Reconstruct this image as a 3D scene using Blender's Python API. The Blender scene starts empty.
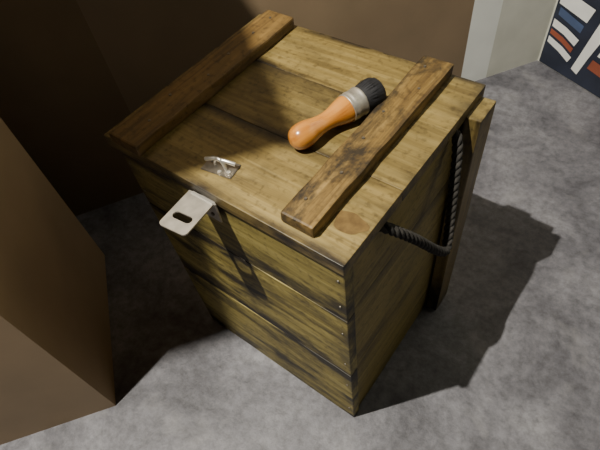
import bpy, bmesh, math, random
from mathutils import Matrix, Vector
random.seed(4)
C=bpy.context.collection
# ---------------- helpers
def link(o,parent=None):
    C.objects.link(o)
    if parent: o.parent=parent
    return o
def mesh_obj(name,bm,mat,parent=None,smooth=False):
    m=bpy.data.meshes.new(name); bm.normal_update(); bm.to_mesh(m); bm.free()
    if smooth:
        for p in m.polygons: p.use_smooth=True
    o=bpy.data.objects.new(name,m)
    if mat: m.materials.append(mat)
    return link(o,parent)
def empty(name,loc=(0,0,0)):
    e=bpy.data.objects.new(name,None); e.location=loc; e.empty_display_size=.1
    return link(e)
def nt(name):
    m=bpy.data.materials.new(name); m.use_nodes=True
    t=m.node_tree; b=t.nodes["Principled BSDF"]
    return m,t,b
def N(t,k,**kw):
    n=t.nodes.new(k)
    for a,v in kw.items():
        if a in n.inputs.keys(): n.inputs[a].default_value=v
        else: setattr(n,a,v)
    return n
def ramp(t,stops):
    r=t.nodes.new("ShaderNodeValToRGB"); e=r.color_ramp.elements
    while len(e)<len(stops): e.new(.5)
    for i,(p,c) in enumerate(stops):
        e[i].position=p; e[i].color=(c[0],c[1],c[2],1)
    return r
def wood(name,dark,mid,light,stain=.5,stain_col=(.018,.012,.006),rough=.55,edge=.6,lo=.47,hi=.66,sc=(4,9,9),ew=.2,endw=.6):
    m,t,b=nt(name); L=t.links.new
    tc=N(t,"ShaderNodeTexCoord"); oi=N(t,"ShaderNodeObjectInfo")
    mul=N(t,"ShaderNodeMath",operation='MULTIPLY'); mul.inputs[1].default_value=37.0
    L(oi.outputs["Random"],mul.inputs[0])
    add=N(t,"ShaderNodeVectorMath",operation='ADD')
    L(tc.outputs["Object"],add.inputs[0]); L(mul.outputs[0],add.inputs[1])
    mp=N(t,"ShaderNodeMapping"); mp.inputs["Scale"].default_value=(2.5,55,55); L(add.outputs[0],mp.inputs[0])
    g=N(t,"ShaderNodeTexNoise",Scale=1.0,Detail=8.0,Roughness=.68,Distortion=.7); L(mp.outputs[0],g.inputs["Vector"])
    r=ramp(t,[(.30,dark),(.5,mid),(.68,light)]); L(g.outputs["Fac"],r.inputs[0])
    mp2=N(t,"ShaderNodeMapping"); mp2.inputs["Scale"].default_value=sc; L(add.outputs[0],mp2.inputs[0])
    s=N(t,"ShaderNodeTexNoise",Scale=1.0,Detail=9.0,Roughness=.68,Distortion=.3); L(mp2.outputs[0],s.inputs["Vector"])
    rs=ramp(t,[(lo,(0,0,0)),(hi,(1,1,1))]); L(s.outputs["Fac"],rs.inputs[0])
    sm=N(t,"ShaderNodeMath",operation='MULTIPLY'); sm.inputs[1].default_value=stain; L(rs.outputs[0],sm.inputs[0])
    mx=N(t,"ShaderNodeMixRGB"); mx.inputs[2].default_value=(*stain_col,1); L(sm.outputs[0],mx.inputs[0]); L(r.outputs[0],mx.inputs[1])
    sep=N(t,"ShaderNodeSeparateXYZ"); L(tc.outputs["Generated"],sep.inputs[0])
    def ed(sock,w,mxv=1.0):
        a=N(t,"ShaderNodeMath",operation='SUBTRACT'); L(sock,a.inputs[0]); a.inputs[1].default_value=.5
        c=N(t,"ShaderNodeMath",operation='ABSOLUTE'); L(a.outputs[0],c.inputs[0])
        q=N(t,"ShaderNodeMapRange"); q.inputs["From Min"].default_value=.5-w; q.inputs["From Max"].default_value=.5; q.inputs["To Max"].default_value=mxv
        L(c.outputs[0],q.inputs["Value"]); return q
    e1=ed(sep.outputs[0],.09,endw); e2=ed(sep.outputs[1],ew)
    mxm=N(t,"ShaderNodeMath",operation='MAXIMUM'); L(e1.outputs[0],mxm.inputs[0]); L(e2.outputs[0],mxm.inputs[1])
    mp3=N(t,"ShaderNodeMapping"); mp3.inputs["Scale"].default_value=(5,13,13); L(add.outputs[0],mp3.inputs[0])
    n3=N(t,"ShaderNodeTexNoise",Scale=1.0,Detail=7.0,Roughness=.65); L(mp3.outputs[0],n3.inputs["Vector"])
    r3=ramp(t,[(.44,(0,0,0)),(.60,(1,1,1))]); L(n3.outputs["Fac"],r3.inputs[0])
    em=N(t,"ShaderNodeMath",operation='MULTIPLY'); L(mxm.outputs[0],em.inputs[0]); L(r3.outputs[0],em.inputs[1])
    em2=N(t,"ShaderNodeMath",operation='MULTIPLY',use_clamp=True); L(em.outputs[0],em2.inputs[0]); em2.inputs[1].default_value=edge
    mx2=N(t,"ShaderNodeMixRGB"); mx2.inputs[2].default_value=(*stain_col,1); L(em2.outputs[0],mx2.inputs[0]); L(mx.outputs[0],mx2.inputs[1])
    n4=N(t,"ShaderNodeTexNoise",Scale=90.0,Detail=3.0); L(add.outputs[0],n4.inputs["Vector"])
    r4=ramp(t,[(.30,(.45,.42,.38)),(.46,(1,1,1))]); L(n4.outputs["Fac"],r4.inputs[0])
    mx3=N(t,"ShaderNodeMixRGB",blend_type='MULTIPLY'); mx3.inputs[0].default_value=.7; L(mx2.outputs[0],mx3.inputs[1]); L(r4.outputs[0],mx3.inputs[2])
    br=N(t,"ShaderNodeMapRange"); br.inputs["To Min"].default_value=.85; br.inputs["To Max"].default_value=1.1; L(oi.outputs["Random"],br.inputs["Value"])
    hs=N(t,"ShaderNodeHueSaturation"); L(br.outputs[0],hs.inputs["Value"]); L(mx3.outputs[0],hs.inputs["Color"])
    L(hs.outputs[0],b.inputs["Base Color"])
    b.inputs["Roughness"].default_value=rough
    bp=N(t,"ShaderNodeBump",Strength=.35,Distance=.004); L(g.outputs["Fac"],bp.inputs["Height"]); L(bp.outputs[0],b.inputs["Normal"])
    return m
def plain(name,col,rough=.5,metal=0,noise=0,nscale=20,bump=0):
    m,t,b=nt(name); L=t.links.new
    tc=N(t,"ShaderNodeTexCoord")
    n=N(t,"ShaderNodeTexNoise",Scale=float(nscale),Detail=5.0); L(tc.outputs["Object"],n.inputs["Vector"])
    lo=[c*(1-noise) for c in col]; hi=[min(1,c*(1+noise)) for c in col]
    r=ramp(t,[(.3,lo),(.7,hi)]); L(n.outputs["Fac"],r.inputs[0]); L(r.outputs[0],b.inputs["Base Color"])
    b.inputs["Roughness"].default_value=rough; b.inputs["Metallic"].default_value=metal
    if bump:
        bp=N(t,"ShaderNodeBump",Strength=bump,Distance=.003); L(n.outputs["Fac"],bp.inputs["Height"]); L(bp.outputs[0],b.inputs["Normal"])
    return m

# ---------------- materials
M_lid=wood("wood_lid",(.10,.066,.017),(.20,.142,.043),(.275,.205,.073),.7,edge=1.2,rough=.47,lo=.49,hi=.70,ew=.14)
M_front=wood("wood_front",(.12,.088,.017),(.28,.22,.055),(.40,.325,.105),.95,edge=1.6,lo=.50,hi=.62,sc=(3,11,11),ew=.26,endw=.55)
M_side=wood("wood_side",(.15,.108,.024),(.28,.21,.052),(.36,.28,.085),.55,edge=.7,lo=.5,hi=.7)
M_batR=wood("wood_batten",(.045,.022,.006),(.18,.108,.027),(.34,.22,.07),.95,edge=1.0,lo=.45,hi=.60,sc=(10,18,18))
M_batL=wood("wood_batten_dark",(.06,.03,.008),(.15,.087,.022),(.22,.13,.037),.6,edge=.5)
M_steel=plain("zinc_plated_steel",(.46,.43,.38),.45,.75,.25,40,.1)
M_bright=plain("polished_steel",(.75,.73,.68),.3,.8,.1,40)
M_rust=plain("dark_steel",(.20,.18,.15),.4,.8,.3,60,.1)
M_rope=plain("old_rope",(.028,.025,.022),.95,0,.5,120,.6)

# ---------------- crate
W,D,H=.498,.442,.72
crate=empty("wooden_crate")
def plank(name,center,size,axis,mat,bev=.003,jit=.0015,rot=0):
    bm=bmesh.new(); bmesh.ops.create_cube(bm,size=1)
    for v in bm.verts: v.co=Vector((v.co.x*size[0],v.co.y*size[1],v.co.z*size[2]))
    ed=[e for e in bm.edges if abs((e.verts[0].co-e.verts[1].co).x)>size[0]*.9]
    bmesh.ops.subdivide_edges(bm,edges=ed,cuts=9)
    for v in bm.verts:
        v.co.y+=random.uniform(-jit,jit); v.co.z+=random.uniform(-jit,jit)*.4
    sharp=[e for e in bm.edges if len(e.link_faces)==2 and e.calc_face_angle(0)>.8]
    bmesh.ops.bevel(bm,geom=sharp,offset=bev,segments=2,affect='EDGES',profile=.6)
    o=mesh_obj(name,bm,mat,crate)
    l=Vector(axis[0]).normalized(); w=Vector(axis[1]).normalized(); n=l.cross(w)
    mw=Matrix((l,w,n)).transposed().to_4x4(); mw.translation=Vector(center)
    if rot: mw=mw@Matrix.Rotation(rot,4,'Z')
    o.matrix_world=mw
    return o
X,Y,Z=(1,0,0),(0,1,0),(0,0,1)
T=.024
lidT=.026
zt=H-lidT
for i,(z0,z1) in enumerate([(0,.285),(.287,.535),(.537,zt-.004)]):
    plank("front_board_%d"%(i+1),(-W/2,T/2,(z0+z1)/2),(W,z1-z0,T),(X,Z),M_front,jit=.0014,bev=.002)
    plank("rear_board_%d"%(i+1),(-W/2,D-T/2,(z0+z1)/2),(W,z1-z0,T),(X,Z),M_side)
    for sx,nm in ((-T/2,"right"),(-W+T/2,"left")):
        plank("%s_board_%d"%(nm,i+1),(sx-(.003 if nm=="right" else -.003),D/2,(z0+z1)/2),(D-2*T-.002,z1-z0+.002,T-.004),(Y,Z),M_side,bev=.0012,jit=.0004)
plank("base_board",(-W/2,D/2,.02),(W-2*T,D-2*T,.02),(X,Y),M_side)
ys=[-.006,.155,.305,D+.002]
for i in range(3):
    y0,y1=ys[i]+.0002,ys[i+1]-.0002
    plank("lid_board_%d"%(i+1),((-W-.020+.004)/2,(y0+y1)/2,H-lidT/2),(W+.024,y1-y0,lidT),(X,Y),M_lid,bev=.0015,jit=.0004)
plank("lid_batten_right",(-.087,.226,H+.012),(.432,.060,.024),(Y,(-1,0,0)),M_batR,bev=.004,jit=.002)
plank("lid_batten_left",(-.448,.212,H+.012),(.446,.074,.024),(Y,(-1,0,0)),M_batL,bev=.004,jit=.002)
plank("side_cleat_right",(.016,.405,.355),(.69,.066,.03),(Z,Y),M_lid,bev=.003)
plank("side_cleat_left",(-W-.016,.345,.355),(.69,.066,.03),(Z,(0,-1,0)),M_batL,bev=.003)
def disc(name,loc,r,h,nrm,mat):
    bm=bmesh.new(); bmesh.ops.create_cone(bm,cap_ends=True,segments=16,radius1=r,radius2=r*.8,depth=h)
    o=mesh_obj(name,bm,mat,crate)
    o.matrix_world=Matrix.Translation(loc)@Vector(nrm).to_track_quat('Z','Y').to_matrix().to_4x4(); return o
k=0
for bx_ in (-.087,-.448):
    for y in (.05,.12,.2,.27,.35,.41):
        k+=1; disc("nail_%d"%k,(bx_+random.uniform(-.014,.014),y,H+.0245),.003,.002,Z,M_rust)
for z in (.06,.22,.34,.48,.58,.66):
    for x in (-.012,-W+.012):
        k+=1; disc("nail_%d"%k,(x,-.0005,z),.0026,.002,(0,-1,0),M_rust)
def mat_knot():
    m,t,b=nt("wood_knot"); L=t.links.new
    tc=N(t,"ShaderNodeTexCoord"); wv=N(t,"ShaderNodeTexNoise",Scale=60.0,Detail=5.0)
    L(tc.outputs["Object"],wv.inputs["Vector"])
    r=ramp(t,[(.3,(.075,.042,.012)),(.7,(.17,.105,.032))]); L(wv.outputs["Fac"],r.inputs[0]); L(r.outputs[0],b.inputs["Base Color"]); b.inputs["Roughness"].default_value=.45
    return m
bm=bmesh.new(); vs=[]
for i in range(36):
    a=2*math.pi*i/36; rr=.019*(1+.10*math.sin(3*a+.5)+.06*math.sin(5*a)); vs.append(bm.verts.new((rr*1.4*math.cos(a),rr*math.sin(a),0)))
bm.faces.new(vs); o=mesh_obj("wood_knot",bm,mat_knot(),crate); o.location=(-.030,.062,H+.0006)

def plate_with_slot(name,w,l,t,slot_w,slot_l,slot_c,mat):
    bm=bmesh.new()
    outer=[];r=.008;n=5
    for cx,cy,a0 in ((w/2-r,l-r,0),(-w/2+r,l-r,90)):
        for i in range(n+1):
            a=math.radians(a0+90*i/n); outer.append((cx+r*math.cos(a),cy+r*math.sin(a)))
    outer+=[(-w/2,0),(w/2,0)]
    inner=[]
    for cx,a0 in ((slot_l/2-slot_w/2,-90),(-(slot_l/2-slot_w/2),90)):
        for i in range(7):
            a=math.radians(a0+180*i/6); inner.append((cx+slot_w/2*math.cos(a),slot_c+slot_w/2*math.sin(a)))
    def ring(p):
        vs=[bm.verts.new((x,y,0)) for x,y in p]
        return [bm.edges.new((vs[i],vs[(i+1)%len(vs)])) for i in range(len(vs))]
    es=ring(outer)+ring(inner)
    bmesh.ops.triangle_fill(bm,edges=es,use_beauty=True)
    g=bmesh.ops.extrude_face_region(bm,geom=bm.faces[:])
    for v in g["geom"]:
        if isinstance(v,bmesh.types.BMVert): v.co.z+=t
    bmesh.ops.recalc_face_normals(bm,faces=bm.faces)
    return mesh_obj(name,bm,mat,crate)
hx=-.272
o=plate_with_slot("hasp_flap",.056,.080,.003,.014,.038,.052,M_steel)
o.matrix_world=Matrix.Translation((hx,-.006,H-.022))@Matrix.Rotation(math.radians(180+6),4,'Z')@Matrix.Rotation(math.radians(2),4,'X')
def bx(name,c,s,mat,rot=(0,0,0),parent=None,bev=.001):
    bm=bmesh.new(); bmesh.ops.create_cube(bm,size=1)
    for v in bm.verts: v.co=Vector((v.co.x*s[0],v.co.y*s[1],v.co.z*s[2]))
    if bev: bmesh.ops.bevel(bm,geom=bm.edges[:],offset=bev,segments=2,affect='EDGES')
    o=mesh_obj(name,bm,mat,parent or crate); o.location=c; o.rotation_euler=rot; return o
bx("hasp_leg",(hx+.006,-.009,H-.042),(.054,.003,.048),M_steel)
bx("hasp_fold",(hx+.004,-.0105,H-.019),(.052,.007,.005),M_bright,bev=.002)
for dx in (-.014,.018):
    k+=1; disc("hasp_screw_%d"%k,(hx+dx,-.0115,H-.050),.004,.003,(0,-1,0),M_rust)
bx("staple_plate",(hx,.046,H+.0012),(.060,.034,.0024),M_rust,(0,0,.15))
def tube(name,pts,r,mat,parent=crate,cyc=False):
    cu=bpy.data.curves.new(name,'CURVE'); cu.dimensions='3D'; cu.bevel_depth=r; cu.bevel_resolution=3; cu.use_fill_caps=True
    s=cu.splines.new('POLY'); s.points.add(len(pts)-1); s.use_cyclic_u=cyc
    for p,q in zip(s.points,pts): p.co=(*q,1)
    cu.materials.append(mat); return link(bpy.data.objects.new(name,cu),parent)
arc=[(hx-.012*math.cos(a),.046,H+.002+.018*math.sin(a)) for a in [math.pi*i/12 for i in range(13)]]
tube("staple_loop",arc,.003,M_bright)
tube("twist_bar",[(hx-.026,.040,H+.012),(hx-.01,.045,H+.017),(hx+.012,.05,H+.017),(hx+.026,.056,H+.012)],.0035,M_bright)
for dx,dy in ((-.022,.004),(.022,-.004),(0.008,-.011)):
    k+=1; disc("staple_screw_%d"%k,(hx+dx,.046+dy,H+.0035),.0042,.003,Z,M_bright)

def catmull(P,n):
    out=[];Q=[Vector(p) for p in P];Q=[2*Q[0]-Q[1]]+Q+[2*Q[-1]-Q[-2]]
    for i in range(1,len(Q)-2):
        for j in range(n):
            t=j/n;a,b,c,d=Q[i-1],Q[i],Q[i+1],Q[i+2]
            out.append(.5*((2*b)+(c-a)*t+(2*a-5*b+4*c-d)*t*t+(3*b-a-3*c+d)*t**3))
    out.append(Q[-2]); return out
def rope(name,P,R,r,pitch):
    path=catmull(P,26)
    cu=bpy.data.curves.new(name,'CURVE'); cu.dimensions='3D'; cu.bevel_depth=r; cu.bevel_resolution=2; cu.use_fill_caps=True
    for s in range(3):
        sp=cu.splines.new('POLY'); sp.points.add(len(path)-1); d=0; up=Vector((.3,.5,.8)).normalized()
        for i,p in enumerate(path):
            tg=(path[min(i+1,len(path)-1)]-path[max(i-1,0)]).normalized()
            up=(up-tg*up.dot(tg)).normalized(); bi=tg.cross(up)
            if i: d+=(p-path[i-1]).length
            a=2*math.pi*(d/pitch+s/3)
            q=p+(up*math.cos(a)+bi*math.sin(a))*R
            sp.points[i].co=(*q,1)
    cu.materials.append(M_rope); return link(bpy.data.objects.new(name,cu),crate)
rope("rope_handle_right",[(-.012,.106,.680),(.008,.112,.676),(.032,.155,.617),(.052,.205,.540),(.060,.236,.503),(.055,.256,.508),(.036,.292,.580),(.019,.323,.65),(.006,.337,.685),(-.012,.340,.69)],.0048,.0050,.042)
rope("rope_handle_left",[(-W+.012,.09,.672),(-W-.006,.092,.668),(-W-.04,.12,.6),(-W-.052,.2,.5),(-W-.045,.26,.55),(-W-.028,.29,.64),(-W-.006,.295,.68),(-W+.012,.295,.68)],.0048,.0050,.042)

# ---------------- paint brush
brush=empty("paint_brush",(0,0,0))
def lathe(name,prof,mat,seg=40,smooth=True,parent=brush):
    bm=bmesh.new(); rings=[]
    for s,r in prof:
        if r<1e-5: rings.append([bm.verts.new((0,0,s))])
        else: rings.append([bm.verts.new((r*math.cos(2*math.pi*i/seg),r*math.sin(2*math.pi*i/seg),s)) for i in range(seg)])
    for a,b in zip(rings,rings[1:]):
        if len(a)==1: [bm.faces.new((a[0],b[(i+1)%seg],b[i])) for i in range(seg)]
        elif len(b)==1: [bm.faces.new((a[i],a[(i+1)%seg],b[0])) for i in range(seg)]
        else: [bm.faces.new((a[i],a[(i+1)%seg],b[(i+1)%seg],b[i])) for i in range(seg)]
    bmesh.ops.recalc_face_normals(bm,faces=bm.faces)
    return mesh_obj(name,bm,mat,parent,smooth)
def mat_handle():
    m,t,b=nt("varnished_orange_wood"); L=t.links.new
    tc=N(t,"ShaderNodeTexCoord"); mp=N(t,"ShaderNodeMapping"); mp.inputs["Scale"].default_value=(60,60,6); L(tc.outputs["Object"],mp.inputs[0])
    n=N(t,"ShaderNodeTexNoise",Scale=1.0,Detail=5.0,Distortion=.5); L(mp.outputs[0],n.inputs["Vector"])
    r=ramp(t,[(.3,(.32,.10,.012)),(.6,(.56,.23,.04))]); L(n.outputs["Fac"],r.inputs[0]); L(r.outputs[0],b.inputs["Base Color"])
    b.inputs["Roughness"].default_value=.25; b.inputs["Coat Weight"].default_value=.6; b.inputs["Coat Roughness"].default_value=.12
    return m
prof=catmull([(0,0,0),(.0015,.008,0),(.007,.0165,0),(.018,.0215,0),(.035,.0215,0),(.052,.0175,0),(.068,.0155,0),(.084,.0168,0),(.1,.021,0),(.112,.0235,0),(.12,.0235,0),(.126,.022,0)],5)
lathe("handle",[(p.x,max(p.y,0)) for p in prof],mat_handle())
lathe("ferrule",[(.117,.0),(.117,.0242),(.1185,.0252),(.1205,.0245),(.124,.0245),(.126,.0255),(.129,.0255),(.131,.0245),(.142,.025),(.144,.026),(.146,.0255),(.146,.0)],M_steel)
M_br=plain("black_bristles",(.010,.010,.013),.75,0,.4,60,.3)
lathe("bristle_core",[(.14,.0),(.141,.023),(.15,.0245),(.165,.0262),(.178,.0262),(.186,.022),(.189,.012),(.1895,0)],M_br)
bm=bmesh.new()
for i in range(900):
    a=random.uniform(0,2*math.pi); rr=.023*math.sqrt(random.uniform(.25,1))
    s0=.143; s1=.196-.016*(rr/.023)**2+random.uniform(-.006,.003); re=rr*1.22
    p0=Vector((rr*math.cos(a),rr*math.sin(a),s0)); p1=Vector((re*1.02*math.cos(a+.03),re*1.02*math.sin(a+.03),(s0+s1)/2+.004)); p2=Vector((re*math.cos(a+.06*random.uniform(-1,1)),re*math.sin(a),s1))
    w=Vector((-math.sin(a),math.cos(a),0))*.0007
    v=[bm.verts.new(p) for p in (p0-w,p0+w,p1+w,p1-w,p2)]
    bm.faces.new(v[:4]); bm.faces.new((v[3],v[2],v[4]))
mesh_obj("bristles",bm,M_br,brush)
a=Vector((-.190,.133,H+.0226)); bq=Vector((-.133,.321,H+.0270))
d=(bq-a).normalized()
brush.matrix_world=Matrix.Translation(a)@d.to_track_quat('Z','Y').to_matrix().to_4x4()

# ---------------- room
def mat_concrete():
    m,t,b=nt("concrete_floor"); L=t.links.new
    tc=N(t,"ShaderNodeTexCoord")
    n1=N(t,"ShaderNodeTexNoise",Scale=3.2,Detail=8.0,Roughness=.65,Distortion=.6); L(tc.outputs["Object"],n1.inputs["Vector"])
    r1=ramp(t,[(.34,(.095,.092,.108)),(.5,(.19,.186,.21)),(.66,(.29,.285,.31))]); L(n1.outputs["Fac"],r1.inputs[0])
    n2=N(t,"ShaderNodeTexNoise",Scale=38.0,Detail=8.0,Roughness=.75); L(tc.outputs["Object"],n2.inputs["Vector"])
    r2=ramp(t,[(.3,(.38,.38,.38)),(.6,(1,1,1))]); L(n2.outputs["Fac"],r2.inputs[0])
    mx=N(t,"ShaderNodeMixRGB",blend_type='MULTIPLY'); mx.inputs[0].default_value=.9; L(r1.outputs[0],mx.inputs[1]); L(r2.outputs[0],mx.inputs[2])
    n3=N(t,"ShaderNodeTexNoise",Scale=9.0,Detail=6.0,Distortion=.3); L(tc.outputs["Object"],n3.inputs["Vector"])
    r3=ramp(t,[(.58,(0,0,0)),(.75,(1,1,1))]); L(n3.outputs["Fac"],r3.inputs[0])
    mx2=N(t,"ShaderNodeMixRGB"); mx2.inputs[2].default_value=(.36,.35,.36,1)
    mm=N(t,"ShaderNodeMath",operation='MULTIPLY'); mm.inputs[1].default_value=.4; L(r3.outputs[0],mm.inputs[0]); L(mm.outputs[0],mx2.inputs[0]); L(mx.outputs[0],mx2.inputs[1])
    L(mx2.outputs[0],b.inputs["Base Color"]); b.inputs["Roughness"].default_value=.5
    bp=N(t,"ShaderNodeBump",Strength=.5,Distance=.005); L(n2.outputs["Fac"],bp.inputs["Height"]); L(bp.outputs[0],b.inputs["Normal"])
    return m
bm=bmesh.new(); vs=[bm.verts.new(p) for p in ((-4,-4,0),(4,-4,0),(4,4,0),(-4,4,0))]; bm.faces.new(vs); mesh_obj("floor",bm,mat_concrete())
def prism(name,poly,z0,z1,mat,parent=None):
    bm=bmesh.new(); lo=[bm.verts.new((x,y,z0)) for x,y in poly]; hi=[bm.verts.new((x,y,z1)) for x,y in poly]; n=len(poly)
    bm.faces.new(lo); bm.faces.new(hi)
    for i in range(n): bm.faces.new((lo[i],lo[(i+1)%n],hi[(i+1)%n],hi[i]))
    bmesh.ops.recalc_face_normals(bm,faces=bm.faces); return mesh_obj(name,bm,mat,parent)
def strip(name,p,q,th,z1,mat,side=1,z0=0):
    p=Vector(p);q=Vector(q);d=(q-p).normalized();n=Vector((-d.y,d.x))*th*side
    return prism(name,[p,q,q+n,p+n],z0,z1,mat)
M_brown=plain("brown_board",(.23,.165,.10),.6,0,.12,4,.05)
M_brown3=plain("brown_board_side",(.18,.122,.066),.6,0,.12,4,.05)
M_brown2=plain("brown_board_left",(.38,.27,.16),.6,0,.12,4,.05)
M_pale=plain("pale_plaster",(.60,.60,.53),.8,0,.08,9,.1)
M_post=plain("white_paint",(.80,.82,.78),.6,0,.05,9)
E3=Vector((-.54,-.34));E2=Vector((-.965,-.034));dd=Vector((-.585,-.811)); nd=Vector((.811,-.585))
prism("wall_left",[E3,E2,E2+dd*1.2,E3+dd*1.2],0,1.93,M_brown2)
c1=E3+nd*.105-dd*.08; c2=E2-nd*.05-dd*.08
prism("shadow_cap",[c1,c2,c2+dd*1.35,c1+dd*1.35],1.93,1.955,M_brown2)  # unseen overhanging slab, added to cast the corner shadow on the lid
K=Vector((-1.018,.30)); wd=Vector((.545,.838)).normalized(); c0=Vector((-.16,1.62)); 
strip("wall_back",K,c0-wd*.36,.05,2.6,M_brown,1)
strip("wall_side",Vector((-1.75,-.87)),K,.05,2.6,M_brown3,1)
strip("trim_1",c0-wd*.36,c0-wd*.24,.06,2.6,M_post,1)
strip("wall_rear",c0-wd*.24,c0,.05,2.6,M_pale,1)
bd=Vector((.914,-.406)).normalized()
strip("wall_right",c0,c0+bd*2.2,.05,2.6,M_pale,1)
ban=empty("printed_banner")
nb=Vector((-.406,-.914)).normalized()
def bpoly(name,pts,off,mat):
    bm=bmesh.new(); vs=[]
    for s,z in pts:
        p=c0+bd*s+nb*off; vs.append(bm.verts.new((p.x,p.y,z)))
    bm.faces.new(vs); return mesh_obj(name,bm,mat,ban)
M_navy=plain("banner_navy",(.02,.025,.045),.5,0,.3,10); M_wh=plain("banner_white",(.8,.8,.78),.5,0,.06,10)
M_red=plain("banner_red",(.28,.075,.04),.5,0,.2,10); M_blue=plain("banner_blue",(.06,.09,.18),.5,0,.2,10)
bpoly("backing",[(.01,.005),(1.8,.005),(1.8,1.2),(.01,1.2)],.004,M_navy)
bpoly("stripe_white_1",[(.02,.10),(.08,.085),(.13,.065),(.14,.09),(.09,.11),(.02,.125)],.006,M_wh)
bpoly("stripe_red_1",[(.02,.135),(.08,.123),(.13,.105),(.135,.125),(.08,.145),(.02,.155)],.006,M_red)
bpoly("stripe_white_2",[(.02,.165),(.08,.155),(.135,.135),(.145,.165),(.08,.185),(.02,.195)],.006,M_wh)
bpoly("stripe_blue_1",[(.03,.215),(.14,.19),(.145,.22),(.03,.245)],.006,M_blue)
bpoly("stripe_white_3",[(.02,.255),(.15,.235),(.165,.29),(.02,.31)],.006,M_wh)
bpoly("sweep_white",[(.155,.05),(.185,.04),(.205,.12),(.235,.22),(.27,.32),(.215,.33),(.19,.22),(.17,.12)],.006,M_wh)
bpoly("stripe_red_2",[(.215,.085),(.5,.055),(.5,.095),(.225,.125)],.006,M_red)
bpoly("stripe_white_4",[(.235,.145),(.5,.12),(.5,.26),(.27,.28)],.006,M_wh)

# ---------------- light
l=bpy.data.lights.new("lamp_light","POINT"); l.energy=520; l.color=(1,.95,.82); l.shadow_soft_size=.015
lo_=bpy.data.objects.new("ceiling_lamp_light",l); lo_.location=(-.56,-.70,2.84); C.objects.link(lo_)
w=bpy.data.worlds.new("w"); bpy.context.scene.world=w; w.use_nodes=True
w.node_tree.nodes["Background"].inputs[0].default_value=(.95,.9,.8,1); w.node_tree.nodes["Background"].inputs[1].default_value=.012

# ---------------- camera
cd=bpy.data.cameras.new("camera"); cam=bpy.data.objects.new("camera",cd); link(cam)
cd.sensor_width=36; cd.lens=29.5; cd.clip_start=.01
mw=Matrix.Rotation(.781,4,'Z')@Matrix.Rotation(.66,4,'X')@Matrix.Rotation(-.175,4,'Z'); mw.translation=Vector((.2208,-.2928,1.288))
cam.matrix_world=mw
bpy.context.scene.camera=cam
